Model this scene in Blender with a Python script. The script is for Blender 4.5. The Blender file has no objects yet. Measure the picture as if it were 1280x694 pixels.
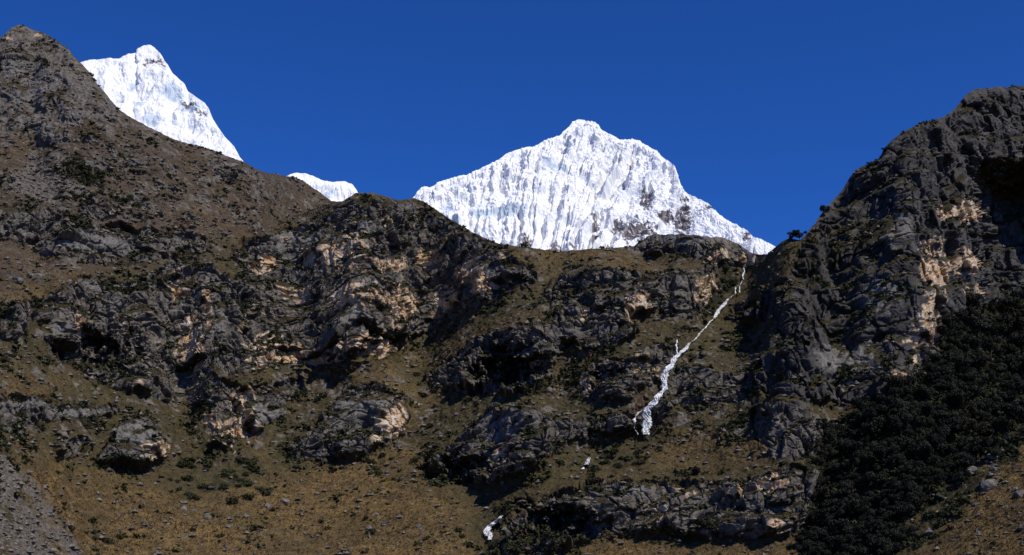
import bpy, math, random
import numpy as np
from math import radians as R
random.seed(7)
rng = np.random.default_rng(11)
scene = bpy.context.scene

# ------------------------------------------------------------------ camera, world, sun, exposure
PITCH = R(14.0); FPX = 640 / math.tan(R(22.5)); EYE = 1.7
cam = bpy.data.cameras.new('camera'); cam.sensor_fit = 'HORIZONTAL'; cam.angle = R(45); cam.clip_end = 60000; cam.clip_start = 0.5
cam_ob = bpy.data.objects.new('camera', cam); scene.collection.objects.link(cam_ob)
cam_ob.location = (0, 0, EYE); cam_ob.rotation_euler = (R(90) + PITCH, 0, 0); scene.camera = cam_ob

SUN_EL, SUN_AZ = R(50), R(132)        # azimuth clockwise from +Y (the view direction)
world = bpy.data.worlds.new('World'); scene.world = world; world.use_nodes = True
wn, wl = world.node_tree.nodes, world.node_tree.links
bg = wn['Background']; sky = wn.new('ShaderNodeTexSky'); sky.sky_type = 'NISHITA'; sky.sun_disc = False
sky.sun_elevation = SUN_EL; sky.sun_rotation = SUN_AZ; sky.altitude = 4200; sky.air_density = 1.0; sky.dust_density = 0.2; sky.ozone_density = 4.0
SKYTINT = (.205, .61, 1.33, 1)                        # the thin dark-blue air of a very high valley
tint = wn.new('ShaderNodeMix'); tint.data_type = 'RGBA'; tint.blend_type = 'MULTIPLY'; tint.inputs[0].default_value = 1; tint.inputs[7].default_value = SKYTINT
wl.new(sky.outputs[0], tint.inputs[6]); wl.new(tint.outputs[2], bg.inputs['Color']); bg.inputs['Strength'].default_value = 0.10
sd = bpy.data.lights.new('sun', 'SUN'); sd.energy = 4.2; sd.angle = R(0.53); sd.color = (1.0, 0.94, 0.85)
sun = bpy.data.objects.new('sun', sd); scene.collection.objects.link(sun); sun.location = (400, -200, 500)
sun.rotation_euler = (R(90) - SUN_EL, 0, -SUN_AZ + math.pi)
scene.view_settings.view_transform = 'Standard'; scene.view_settings.look = 'None'
scene.view_settings.exposure = 0.0; scene.view_settings.gamma = 1.0; scene.view_settings.use_curve_mapping = False
scene.cycles.max_bounces = 4; scene.cycles.diffuse_bounces = 2; scene.cycles.glossy_bounces = 1

# ------------------------------------------------------------------ helpers
def tag(o, label=None, cat=None, group=None, kind=None):
    if label: o['label'] = label
    if cat: o['category'] = cat
    if group: o['group'] = group
    if kind: o['kind'] = kind
    return o

def ss(a, b, v):
    t = np.clip((v - a) / (b - a), 0, 1); return t * t * (3 - 2 * t)

_perm = rng.permutation(256).astype(np.int32); _perm = np.concatenate([_perm, _perm, _perm])
_g = rng.normal(size=(256, 3)).astype(np.float32); _g /= np.linalg.norm(_g, axis=1)[:, None]
_rv = rng.random((256, 7)).astype(np.float32)
def _hash(i, j, k): return _perm[_perm[_perm[i & 255] + (j & 255)] + (k & 255)]

def perlin(p):
    p = np.asarray(p, np.float32); i = np.floor(p).astype(np.int32); f = p - i
    u = f * f * f * (f * (f * 6 - 15) + 10); out = np.zeros(p.shape[:-1], np.float32)
    for a in (0, 1):
        wa = u[..., 0] if a else 1 - u[..., 0]
        for b in (0, 1):
            wb = wa * (u[..., 1] if b else 1 - u[..., 1])
            for c in (0, 1):
                w = wb * (u[..., 2] if c else 1 - u[..., 2])
                g = _g[_hash(i[..., 0] + a, i[..., 1] + b, i[..., 2] + c)]
                out += w * (g[..., 0] * (f[..., 0] - a) + g[..., 1] * (f[..., 1] - b) + g[..., 2] * (f[..., 2] - c))
    return out * 1.6

def fbm(p, octv=4, gain=0.5):
    s = 0; a = 1; n = 0; p = np.asarray(p, np.float32)
    for o in range(octv):
        s = s + a * perlin(p + 17.3 * o); n += a; a *= gain; p = p * 2.03
    return s / n

def ridged(p, octv=4, gain=0.5):
    s = 0; a = 1; n = 0; p = np.asarray(p, np.float32)
    for o in range(octv):
        s = s + a * (1 - np.abs(perlin(p + 11.7 * o)) * 1.8); n += a; a *= gain; p = p * 2.1
    return s / n

def blocks(p, seed):
    """facetted block pattern: every cell is a tilted plane at its own height; also the distance to the cell's edge"""
    p = np.asarray(p, np.float32); i = np.floor(p).astype(np.int32); f = p - i
    n = len(p); d1 = np.full(n, 9, np.float32); d2 = np.full(n, 9, np.float32); h = np.zeros(n, np.float32)
    for a in (-1, 0, 1):
        for b in (-1, 0, 1):
            for c in (-1, 0, 1):
                r = _rv[_hash(i[:, 0] + a + seed, i[:, 1] + b, i[:, 2] + c)]
                ex = f[:, 0] - a - r[:, 0]; ey = f[:, 1] - b - r[:, 1]; ez = f[:, 2] - c - r[:, 2]
                d = ex * ex + ey * ey + ez * ez
                new = d < d1
                d2 = np.where(new, d1, np.minimum(d2, d))
                h = np.where(new, (r[:, 3] - .5) + (r[:, 4] - .5) * 1.3 * ex + (r[:, 5] - .5) * 1.3 * ey + (r[:, 6] - .35) * 1.3 * ez, h)
                d1 = np.minimum(d1, d)
    return h, np.sqrt(d2) - np.sqrt(d1)

# pixel raster on which the layout masks are drawn (photo pixels, with a margin outside the frame)
RX0, RX1, RY0, RY1 = -140, 1420, 0, 730
RW, RH = RX1 - RX0, RY1 - RY0
gy, gx = np.mgrid[RY0:RY1, RX0:RX1].astype(np.float32)
def poly(pts, soft=0):
    m = np.zeros((RH, RW), np.float32); pts = np.array(pts, float)
    x0, y0 = np.floor(pts.min(0)).astype(int) - 1; x1, y1 = np.ceil(pts.max(0)).astype(int) + 2
    x0 = max(x0, RX0); y0 = max(y0, RY0); x1 = min(x1, RX1); y1 = min(y1, RY1)
    sx = gx[y0 - RY0:y1 - RY0, x0 - RX0:x1 - RX0]; sy = gy[y0 - RY0:y1 - RY0, x0 - RX0:x1 - RX0]
    ins = np.zeros(sx.shape, bool); q = pts[-1]
    for p in pts:
        c = ((p[1] > sy) != (q[1] > sy)) & (sx < (q[0] - p[0]) * (sy - p[1]) / ((q[1] - p[1]) or 1e-9) + p[0])
        ins ^= c; q = p
    m[y0 - RY0:y1 - RY0, x0 - RX0:x1 - RX0] = ins
    return blur(m, soft) if soft else m
def box1(m, r, ax):
    r = int(r)
    if r < 1: return m
    pad = [(0, 0), (0, 0)]; pad[ax] = (r + 1, r)
    c = np.cumsum(np.pad(m, pad, mode='edge'), axis=ax, dtype=np.float64)
    n = m.shape[ax]; a = np.take(c, range(2 * r + 1, 2 * r + 1 + n), ax); b = np.take(c, range(0, n), ax)
    return ((a - b) / (2 * r + 1)).astype(np.float32)
def blur(m, s, sy=None):
    for _ in range(3):
        m = box1(m, round(s), 1); m = box1(m, round(s if sy is None else sy), 0)
    return m
def ell(cx, cy, rx, ry):
    return np.exp(-(((gx - cx) / rx) ** 2 + ((gy - cy) / ry) ** 2)).astype(np.float32)
def samp(F, x, y):
    u = np.clip(x - RX0, 0, RW - 1.001); v = np.clip(y - RY0, 0, RH - 1.001)
    i = u.astype(int); j = v.astype(int); a = u - i; b = v - j
    return F[j, i] * (1 - a) * (1 - b) + F[j, i + 1] * a * (1 - b) + F[j + 1, i] * (1 - a) * b + F[j + 1, i + 1] * a * b
def interp(pts, x):
    p = np.array(pts, float); return np.interp(x, p[:, 0], p[:, 1])

cp, sp = math.cos(PITCH), math.sin(PITCH)
def point(x, y, Yh):
    v = (347 - y) / FPX; dy = cp - v * sp
    return np.stack([(x - 640) / FPX * Yh / dy, Yh + 0 * x, EYE + (sp + v * cp) / dy * Yh], -1)
def project(P):
    zc = P[..., 1] * cp + (P[..., 2] - EYE) * sp; up = -P[..., 1] * sp + (P[..., 2] - EYE) * cp
    return 640 + FPX * P[..., 0] / zc, 347 - FPX * up / zc
def tanel(y): return np.tan(PITCH + np.arctan((347 - y) / FPX))
def grid_normals(P):
    du = np.gradient(P, axis=1); dv = np.gradient(P, axis=0)
    n = np.cross(du, dv); n /= np.linalg.norm(n, axis=-1, keepdims=True) + 1e-9
    return n

def mesh_from(verts, faces, name, mat, attrs=None, smooth=False):
    """verts (n,3), faces (m,k) -> mesh data"""
    me = bpy.data.meshes.new(name); n, (m, k) = len(verts), faces.shape
    me.vertices.add(n); me.vertices.foreach_set('co', np.ascontiguousarray(verts, np.float32).ravel())
    me.loops.add(m * k); me.loops.foreach_set('vertex_index', np.ascontiguousarray(faces, np.int32).ravel())
    me.polygons.add(m); me.polygons.foreach_set('loop_start', np.arange(0, m * k, k, dtype=np.int32))
    me.update(calc_edges=True)
    if smooth: me.polygons.foreach_set('use_smooth', np.ones(m, bool))
    else: me.polygons.foreach_set('use_smooth', np.zeros(m, bool))
    for an, av in (attrs or {}).items():
        a = me.attributes.new(an, 'FLOAT_COLOR', 'POINT')
        c = np.ones((n, 4), np.float32); c[:, :3] = av; a.data.foreach_set('color', c.ravel())
    if mat: me.materials.append(mat)
    return me
def link(name, me, parent=None):
    o = bpy.data.objects.new(name, me); scene.collection.objects.link(o)
    if parent: o.parent = parent
    return o
def submesh(name, V, F, sel, mat, attrs, smooth):
    f = F[sel]; idx, inv = np.unique(f.ravel(), return_inverse=True)
    me = mesh_from(V[idx], inv.reshape(f.shape), name, mat, {k: a[idx] for k, a in attrs.items()}, smooth)
    return link(name, me)

# ------------------------------------------------------------------ materials
class NT:
    def __init__(s, name):
        s.m = bpy.data.materials.new(name); s.m.use_nodes = True; s.t = s.m.node_tree; s.n = s.t.nodes; s.l = s.t.links
        s.b = s.n['Principled BSDF']; s.b.inputs['Roughness'].default_value = 0.9; s.b.inputs['Specular IOR Level'].default_value = 0.15
        s.geo = s.n.new('ShaderNodeNewGeometry').outputs['Position']
    def _in(s, sock, v):
        if isinstance(v, bpy.types.NodeSocket): s.l.new(v, sock)
        elif v is not None: sock.default_value = v if not isinstance(v, (tuple, list)) or len(v) != 3 or sock.type != 'RGBA' else (*v, 1)
    def noise(s, scale, detail=4, rough=0.55, vec=None, dist=0.0):
        n = s.n.new('ShaderNodeTexNoise'); n.inputs['Scale'].default_value = scale; n.inputs['Detail'].default_value = detail
        n.inputs['Roughness'].default_value = rough; n.inputs['Distortion'].default_value = dist; s.l.new(vec or s.geo, n.inputs['Vector']); return n.outputs['Fac']
    def stretch(s, v):
        n = s.n.new('ShaderNodeVectorMath'); n.operation = 'MULTIPLY'; s.l.new(s.geo, n.inputs[0]); n.inputs[1].default_value = v; return n.outputs[0]
    def rng(s, v, a, b, c=0.0, d=1.0):
        n = s.n.new('ShaderNodeMapRange'); n.interpolation_type = 'SMOOTHSTEP'; s._in(n.inputs[0], v)
        for k, x in zip((1, 2, 3, 4), (a, b, c, d)): n.inputs[k].default_value = x
        return n.outputs[0]
    def math(s, op, a, b=0.0):
        n = s.n.new('ShaderNodeMath'); n.operation = op; s._in(n.inputs[0], a); s._in(n.inputs[1], b); return n.outputs[0]
    def mix(s, f, a, b):
        n = s.n.new('ShaderNodeMix'); n.data_type = 'RGBA'; s._in(n.inputs[0], f); s._in(n.inputs[6], a); s._in(n.inputs[7], b); return n.outputs[2]
    def attr(s, name):
        a = s.n.new('ShaderNodeAttribute'); a.attribute_name = name; c = s.n.new('ShaderNodeSeparateColor'); s.l.new(a.outputs['Color'], c.inputs[0]); return c.outputs
    def objrand(s): return s.n.new('ShaderNodeObjectInfo').outputs['Random']
    def bump(s, h, strength, dist):
        n = s.n.new('ShaderNodeBump'); n.inputs['Strength'].default_value = strength; n.inputs['Distance'].default_value = dist
        s.l.new(h, n.inputs['Height']); s.l.new(n.outputs[0], s.b.inputs['Normal'])
    def color(s, c): s._in(s.b.inputs['Base Color'], c); return s.m

def rock_colour(t, tan, pale=0.0):
    n1 = t.noise(0.06, 5, .6); n2 = t.noise(0.55, 5, .65); n3 = t.noise(0.35, 4, .6, t.stretch((1, 1, .16)))
    grey = t.mix(t.rng(n2, .30, .70), (.048, .040, .032), (.185, .162, .132))
    grey = t.mix(t.rng(n1, .35, .68), grey, t.mix(.5, grey, (.13, .122, .112)))
    grey = t.mix(t.rng(n3, .50, .66, 0, .75), grey, (.022, .022, .024))
    warm = t.mix(t.rng(t.noise(.25, 4, .6), .35, .65), (.43, .265, .12), (.54, .45, .34))
    warm = t.mix(t.rng(t.noise(.5, 4, .6, t.stretch((1, 1, .13))), .52, .66, 0, .8), warm, (.075, .065, .06))
    return t.mix(tan, grey, warm)

t = NT('mountain_ground'); a1 = t.attr('ma'); a2 = t.attr('mb'); a3 = t.attr('mc')
rk = rock_colour(t, a1[1])
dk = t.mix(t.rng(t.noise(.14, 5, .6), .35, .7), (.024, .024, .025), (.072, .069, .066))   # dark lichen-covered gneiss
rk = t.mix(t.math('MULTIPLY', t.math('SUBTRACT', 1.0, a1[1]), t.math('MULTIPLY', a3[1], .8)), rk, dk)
rk = t.mix(t.math('MULTIPLY', a3[2], t.math('SUBTRACT', 1.0, a1[1])), rk, t.mix(t.rng(t.noise(.45, 6, .7), .3, .7), (.075, .070, .063), (.20, .187, .168)))
rk = t.mix(a2[1], rk, t.mix(t.rng(t.noise(.4), .4, .6), (.16, .06, .03), (.07, .035, .025)))
sc = t.mix(t.rng(t.noise(.9, 6, .8), .38, .62), (.04, .034, .028), (.155, .135, .112))
dry = t.mix(t.rng(t.noise(.30, 5, .7), .3, .7), (.070, .045, .020), (.190, .125, .048))
olv = t.mix(t.rng(t.noise(.35, 5, .7), .3, .7), (.026, .023, .010), (.078, .061, .026))
gr = t.mix(a2[0], olv, dry)
gr = t.mix(t.rng(t.noise(.09, 5, .65, t.stretch((.6, .6, 1.6))), .43, .66, 0, .55), gr, (.06, .042, .026))
gr = t.mix(t.math('MULTIPLY', a3[0], t.rng(t.noise(.07, 5, .65), .3, .6, .25, .85)), gr, t.mix(t.noise(.5, 4, .7), (.050, .036, .028), (.105, .076, .056)))
gr = t.mix(t.rng(t.noise(1.1, 4, .7), .52, .7, 0, .65), gr, (.018, .019, .009))
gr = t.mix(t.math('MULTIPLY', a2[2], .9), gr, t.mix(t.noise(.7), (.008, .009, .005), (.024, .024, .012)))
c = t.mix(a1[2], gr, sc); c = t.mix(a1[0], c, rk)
t.bump(t.noise(1.1, 5, .6), .35, .5)
M_ground = t.color(c)

t = NT('boulder_stone'); c = rock_colour(t, t.rng(t.noise(.2), .66, .74, 0, .5))
c = t.mix(t.math('MULTIPLY', t.objrand(), .8), c, t.mix(t.rng(t.noise(1.2, 5, .7), .3, .7), (.10, .095, .09), (.24, .225, .21)))
t.bump(t.noise(2.5, 5, .7), .6, .3); M_boulder = t.color(c)

t = NT('scree_stone'); t.bump(t.noise(3, 4, .7), .5, .2)
M_scree = t.color(t.mix(t.rng(t.noise(1.3, 2, .5), .3, .7), (.04, .035, .030), (.20, .178, .15)))

t = NT('snow_ice'); a1 = t.attr('ma')
snow = t.mix(t.rng(t.noise(.012, 5, .6), .4, .7), (.86, .862, .86), (.79, .81, .835))
snow = t.mix(a1[2], snow, (.50, .58, .66))
rks = t.mix(t.rng(t.noise(.03, 6, .65), .3, .7), (.13, .115, .115), (.36, .32, .31))
t.b.inputs['Roughness'].default_value = .7
t.bump(t.noise(.06, 6, .65), .35, 6)
M_snow = t.color(t.mix(a1[0], snow, rks))

def leaf_mat(name, dark, lite, scale):
    t = NT(name); t.b.inputs['Roughness'].default_value = .75
    f = t.math('ADD', t.rng(t.noise(scale, 3, .6), .3, .7, 0, .7), t.math('MULTIPLY', t.objrand(), .3))
    return t.color(t.mix(f, dark, lite))
M_crown = leaf_mat('tree_leaves', (.009, .010, .007), (.030, .030, .019), .12)
M_shrub = leaf_mat('shrub_leaves', (.016, .021, .009), (.050, .052, .022), .6)
M_grass = leaf_mat('tussock_blades', (.05, .035, .014), (.17, .11, .045), .15)
t = NT('tree_bark'); M_bark = t.color(t.mix(t.noise(2), (.05, .03, .02), (.10, .06, .04)))
t = NT('falling_water'); t.b.inputs['Roughness'].default_value = .5
M_water = t.color(t.mix(t.rng(t.noise(.6, 5, .7, t.stretch((2.2, 2.2, .35))), .42, .62), (.66, .68, .71), (.92, .925, .93)))
t._in(t.b.inputs['Alpha'], t.rng(t.noise(.9, 5, .7, t.stretch((1.6, 1.6, .45))), .36, .54, .12, 1.0))
t.bump(t.noise(1.2, 4, .6), .4, .4)

# ------------------------------------------------------------------ layout of the mountainside (photo pixels)
SKYLINE = [(-140,70),(-40,54),(0,47),(5,43),(12,37),(22,31),(30,31),(40,37),(52,40),(65,47),(75,54),(84,60),(92,70),(100,78),(110,88),(118,100),(128,112),(140,127),(150,138),(165,148),(180,154),(200,165),(215,173),(230,178),(248,183),(270,190),(290,197),(305,202),(318,210),(330,216),(345,218),(360,221),(372,222),(385,230),(400,240),(412,250),(419,253),(428,251),(436,246),(446,241),(465,241),(480,245),(495,250),(505,250),(518,247),(530,252),(545,262),(560,272),(575,281),(590,290),(605,297),(625,305),(650,309),(680,312),(705,314),(720,313),(740,311),(765,310),(780,309),(792,308),(800,302),(810,295),(820,293),(840,293),(865,294),(890,296),(905,296),(915,301),(925,306),(935,314),(945,318),(958,318),(968,310),(978,301),(988,298),(1002,300),(1010,290),(1020,277),(1028,265),(1038,255),(1048,243),(1055,234),(1062,222),(1072,211),(1085,204),(1098,198),(1104,187),(1112,178),(1122,170),(1135,162),(1150,154),(1165,150),(1178,147),(1190,140),(1198,132),(1204,122),(1212,115),(1222,111),(1235,110),(1245,109),(1258,110),(1270,108),(1280,107),(1340,100),(1420,98)]

BUTTRESS = [(285,318),(300,305),(330,292),(370,283),(400,270),(430,255),(450,245),(500,252),(520,250),(550,268),(600,298),(640,318),(665,335),(675,350),(650,362),(620,370),(600,380),(570,398),(545,408),(520,420),(500,430),(480,445),(455,450),(420,455),(390,460),(360,455),(330,465),(300,470),(270,465),(255,440),(260,400),(270,370),(290,350),(310,345)]
LOWCLIFF = [(180,345),(210,325),(235,318),(262,330),(285,345),(290,380),(270,420),(265,470),(300,480),(350,475),(380,470),(385,490),(360,500),(350,520),(330,540),(300,552),(262,555),(250,535),(260,510),(230,505),(200,500),(170,490),(130,485),(110,470),(75,455),(55,430),(60,405),(40,400),(20,425),(0,420),(-60,420),(-60,395),(0,395),(30,375),(60,370),(90,350),(120,345),(150,352)]
RIGHTCLIFF = [(1000,305),(1028,262),(1062,218),(1105,185),(1195,130),(1220,105),(1280,100),(1420,90),(1420,375),(1280,372),(1225,385),(1180,400),(1172,440),(1150,470),(1100,500),(1060,510),(1010,500),(960,500),(945,480),(960,440),(975,400),(930,405),(890,400),(935,375),(985,345)]
OUT = {  # name: (polygon, bulge, label)
 'slab': ([(132,580),(120,570),(140,548),(165,523),(185,520),(200,535),(212,555),(207,575),(185,582),(160,580)], .038, 'big wedge-shaped grey rock outcrop with a pale orange lower corner, above the scree'),
 'slabside': ([(62,545),(105,545),(118,555),(105,572),(75,572)], .012, 'low dark grey rock outcrop between the scree and the wedge-shaped outcrop'),
 'ledge_low': ([(-60,500),(0,495),(60,495),(65,508),(110,503),(155,515),(120,525),(85,522),(50,532),(0,532),(-60,530)], .014, 'long flat-topped grey rock ledge under the ochre terrace at the left edge'),
 'ledge_dark': ([(-60,260),(0,254),(20,255),(45,262),(75,268),(85,283),(60,298),(35,300),(0,295),(-60,295)], .014, 'dark broken rock outcrop below the pale scree chute on the left mountain'),
 'ledge_knob': ([(92,258),(110,248),(135,252),(158,262),(150,273),(120,276),(97,268)], .014, 'small blocky rock outcrop with a pale right end on the left mountain'),
 'ledge_slabs': ([(40,315),(60,290),(100,285),(150,280),(190,285),(220,283),(262,300),(270,310),(230,317),(200,322),(180,335),(120,332),(90,320)], .012, 'wide band of tilted grey rock slabs across the brown left slope'),
 'round': ([(350,563),(388,545),(395,525),(420,500),(440,485),(470,480),(495,490),(508,505),(512,520),(500,545),(470,560),(455,572),(420,574),(395,572),(370,574)], .026, 'rounded whitish grey rock outcrop with black hollows above the ochre meadow'),
 'cave': ([(530,472),(545,455),(570,440),(590,424),(625,415),(660,403),(690,392),(715,400),(720,430),(700,442),(680,470),(650,492),(600,496),(560,488)], .030, 'black overhanging rock outcrop with a deep recess amid the slope'),
 'knob': ([(690,395),(680,372),(700,350),(740,335),(780,337),(820,340),(832,350),(825,380),(810,392),(785,398),(800,410),(790,425),(760,432),(735,440),(715,430)], .024, 'broad dark rock knob under the saddle with a pale orange strip on its right'),
 'fallside': ([(822,338),(870,335),(902,330),(897,360),(880,388),(850,402),(830,396),(825,370)], .016, 'rubbly brown grey rock face left of the upper waterfall'),
 'midledge': ([(725,465),(755,448),(800,440),(820,430),(850,440),(842,468),(812,482),(780,502),(745,502),(728,487)], .018, 'dark cleft rock outcrop just left of the main waterfall'),
 'low': ([(535,578),(570,550),(600,525),(620,510),(650,510),(690,525),(740,520),(795,512),(790,540),(740,545),(700,552),(680,572),(650,597),(610,606),(590,601),(565,596),(545,590)], .026, 'smooth grey dome of rock with a black undercut left side above the lower stream'),
 'bottom': ([(612,682),(640,650),(680,622),(700,610),(740,600),(790,597),(830,600),(870,600),(920,602),(960,588),(990,580),(1025,590),(1022,620),(1010,650),(990,667),(950,676),(880,670),(830,664),(780,667),(740,674),(690,692),(650,694)], .030, 'long grey rock outcrop above the foremost meadow, a black cave at its left'),
 'rightfall': ([(803,545),(830,482),(842,452),(870,455),(900,465),(930,462),(945,480),(930,500),(890,506),(850,502),(832,522),(815,547)], .012, 'rough rock shelf just right of the main waterfall'),
 'rubble': ([(935,515),(970,500),(1000,505),(1030,525),(1028,560),(1002,578),(970,570),(945,550)], .012, 'heap of fractured grey rock at the left edge of the dark wood'),
 'crest': ([(793,312),(808,288),(905,290),(940,312),(952,330),(930,337),(880,327),(840,314),(800,318)], .012, 'flat grey rock crest on the skyline in front of the large snow peak'),
}
TAN = [(444,308,15,24),(415,316,10,17),(382,323,7,12),(335,327,10,10),(485,277,5,5),(535,322,11,8),(584,338,15,9),(624,322,5,6),(490,331,16,6),
 (367,358,15,10),(444,374,30,15),(500,383,16,19),(555,370,15,12),(602,355,18,8),(336,440,17,19),(362,445,17,11),(429,434,11,7),(467,432,27,13),(384,494,13,8),(405,454,15,7),(527,503,11,8),
 (223,360,9,12),(259,389,9,19),(236,433,13,23),(308,504,12,17),(174,494,5,6),(286,539,30,18),(194,567,18,12),(1198,265,22,14),(1168,338,17,32),(1200,328,21,12),(1212,366,11,8),(1160,391,12,10),
 (1156,412,14,15),(1147,449,4,13),(1122,467,13,4),(1060,485,8,5),(1120,423,16,2.5),(896,321,9,6),(933,323,8,7),(797,385,13,16),(884,363,12,14),(729,394,4,6),(627,573,9,10),(967,657,7,11),(820,466,9,6),(800,455,8,10),
 (735,480,5,10),(148,262,8,6),(490,525,16,16),(470,548,5,9),(915,610,12,8),(855,612,12,7),(665,455,4,6),(960,600,18,12),(820,640,10,12)]
RED = [(655,671,10,13),(670,630,9,9),(800,520,9,22),(822,530,5,14),(800,540,14,8),(1160,420,6,5)]
RECESS = [(628,458,38,24,.07),(575,585,30,12,.04),(690,655,46,20,.06),(650,668,24,14,.02),(125,440,52,20,.045),(600,455,14,20,.02),(405,560,18,9,.022),(715,385,26,28,.028),(752,472,16,16,.035),
 (1100,412,26,7,.014),(1120,460,22,4,.012),(330,300,16,10,.012),(345,345,16,9,.012),(472,395,8,12,.014),(245,345,12,16,.016),(1150,345,8,20,.01),(20,285,16,9,.012),(940,500,14,18,.014),(660,585,16,14,.014),(640,660,14,10,.02)]
SCREE = [([(2,236),(33,200),(38,180),(62,205),(78,222),(104,238),(122,247),(70,256),(20,248)], 1.5), ([(-60,555),(0,565),(30,585),(55,610),(70,635),(90,660),(105,700),(100,730),(-60,730)], 1.0),
 ([(100,180),(150,180),(230,195),(300,215),(330,230),(260,225),(180,218),(110,205)], .60), ([(-60,60),(30,30),(80,58),(110,95),(150,140),(140,170),(60,180),(-60,190)], .42)]
BUSHY = [([(70,193),(90,197),(115,215),(135,222),(125,232),(95,228)], 1), ([(60,240),(120,238),(190,250),(185,262),(120,250),(70,250)], .8), ([(205,590),(240,580),(310,588),(320,610),(300,622),(230,618)], .5), ([(0,540),(60,550),(130,590),(90,600),(40,590),(0,570)], .45),
 ([(440,420),(600,395),(690,350),(640,420),(560,450),(480,480)], .30), ([(900,335),(925,335),(915,375),(890,400),(870,420),(880,385)], .8), ([(830,390),(880,395),(860,425),(830,425)], .6), ([(255,340),(290,350),(280,400),(265,395)], .5),
 ([(740,550),(830,560),(800,590),(740,590)], .5), ([(285,375),(330,370),(330,400),(300,405)], .6), ([(1170,405),(1230,385),(1300,380),(1300,560),(1030,720),(1010,640),(1060,520)], .8)]
OCHRE = [([(0,520),(60,590),(150,600),(240,625),(330,600),(400,590),(470,560),(520,560),(560,620),(600,700),(600,730),(60,730)], .85), ([(740,690),(790,668),(880,675),(1000,690),(1010,730),(700,730)], .9), ([(1110,730),(1190,650),(1240,590),(1290,545),(1420,520),(1420,730)], .9),
 ([(0,355),(70,350),(40,385),(0,390)], .75), ([(0,460),(60,460),(110,490),(60,500),(0,500)], .75), ([(30,420),(60,440),(110,480),(60,470)], .6), ([(-100,140),(30,160),(90,200),(20,190),(-100,200)], .55), ([(40,315),(110,330),(110,350),(0,350),(-40,310)], .65),
 ([(150,230),(400,240),(300,290),(190,285)], .55), ([(640,312),(800,312),(880,325),(860,340),(740,330),(680,350),(650,335)], .6), ([(880,540),(960,540),(1010,590),(900,600),(800,590),(780,560)], .5), ([(640,500),(760,500),(820,520),(700,520)], .4), ([(450,470),(560,425),(640,385),(690,345),(700,330),(660,330),(690,360),(640,410),(560,450),(520,500),(520,560),(470,520)], .42), ([(420,250),(330,290),(270,312),(330,320),(420,270)], .4)]
FOREST = [(1006,730),(1012,640),(1024,600),(1018,575),(1030,545),(1060,522),(1100,507),(1150,477),(1177,440),(1182,408),(1215,388),(1280,377),(1420,372),(1420,470),(1290,532),(1262,545),(1232,572),(1200,592),(1168,612),(1140,636),(1118,662),(1150,668),(1112,700),(1100,730)]

# ---- rasters
rockF = np.zeros((RH, RW), np.float32); cliffF = np.zeros((RH, RW), np.float32); bulge = np.zeros((RH, RW), np.float32)
idF = np.zeros((RH, RW), np.int32); out_keys = list(OUT)
for k, (pg, amp, lb) in OUT.items():
    m = poly(pg); idF[m > .5] = out_keys.index(k) + 1
    rockF = np.maximum(rockF, blur(m, 2)); cliffF = np.maximum(cliffF, blur(m, 2))
    bulge += amp * (.28 * blur(m, 4) + .40 * blur(m, 12))
for pg, amp in ((BUTTRESS, .022), (LOWCLIFF, .018), (RIGHTCLIFF, .0)):
    m = poly(pg); w = blur(m, 3); rockF = np.maximum(rockF, w * .93); cliffF = np.maximum(cliffF, w); bulge += amp * blur(m, 18)
rockF = np.maximum(rockF, .68 * poly([(-140,20),(40,25),(110,80),(160,140),(330,210),(420,250),(330,285),(200,280),(60,250),(20,180),(-140,180)], 8))
rockF = np.maximum(rockF, .88 * poly([(-140,20),(40,20),(120,75),(165,140),(190,170),(110,165),(50,165),(0,180),(-140,185)], 8))
rockF = np.maximum(rockF, .66 * poly([(270,470),(330,465),(480,445),(470,470),(400,480),(340,540),(300,500)], 4))
rockF = np.maximum(rockF, .62 * poly([(640,440),(720,430),(860,400),(960,430),(940,520),(830,545),(660,540),(640,500)], 6))
rockF = np.maximum(rockF, .55 * poly([(590,300),(700,316),(640,340),(680,360),(700,350),(690,330)], 4))
cliffF = np.maximum(cliffF, .45 * ss(.3, .7, rockF))
rockF = np.maximum(rockF, .56 * ss(620, 540, gy))
PALE = [(165,548,34,24),(625,535,34,18),(455,505,34,20),(490,525,18,14),(1235,607,5,5),(1100,372,34,26),(1115,285,40,22),(1060,450,60,22),(330,515,26,20),(130,360,30,10),(70,410,24,10),(100,515,40,6),(30,505,40,6),(120,305,60,12),(600,340,30,12),(745,618,26,12),(790,610,26,10),(840,300,40,6),(440,395,10,20),(275,400,14,20),(455,290,10,26),(370,300,40,14)]
paleF = np.zeros((RH, RW), np.float32)
for cx, cy, rx, ry in PALE: paleF = np.maximum(paleF, ell(cx, cy, rx, ry))
RIBS = [([(186,250),(196,238),(210,243),(200,252)], 1), ([(76,256),(84,253),(90,266),(80,266)], 1), ([(98,196),(115,188),(142,205),(138,214),(105,212)], .95), ([(125,180),(200,205),(190,218),(140,205)], .8), ([(262,205),(285,194),(322,214),(318,222),(285,218)], .95), ([(300,272),(325,268),(330,292),(305,290)], .85),
 ([(0,60),(60,70),(90,110),(60,140),(0,120)], .8), ([(20,120),(60,150),(100,165),(60,178),(10,150)], .9), ([(70,120),(120,150),(150,185),(110,180),(80,150)], .8), ([(210,225),(240,235),(232,245),(205,238)], .8), ([(150,262),(190,270),(180,282),(150,278)], .8), ([(225,262),(262,270),(255,280),(225,275)], .8), ([(340,235),(372,240),(366,250),(340,245)], .8)]
for pg, w in RIBS:
    m = blur(poly(pg), 3); rockF = np.maximum(rockF, w * m); cliffF = np.maximum(cliffF, .7 * m); bulge += .010 * blur(m, 3); paleF = np.maximum(paleF, .6 * m)
tanF = np.zeros((RH, RW), np.float32)
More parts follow.
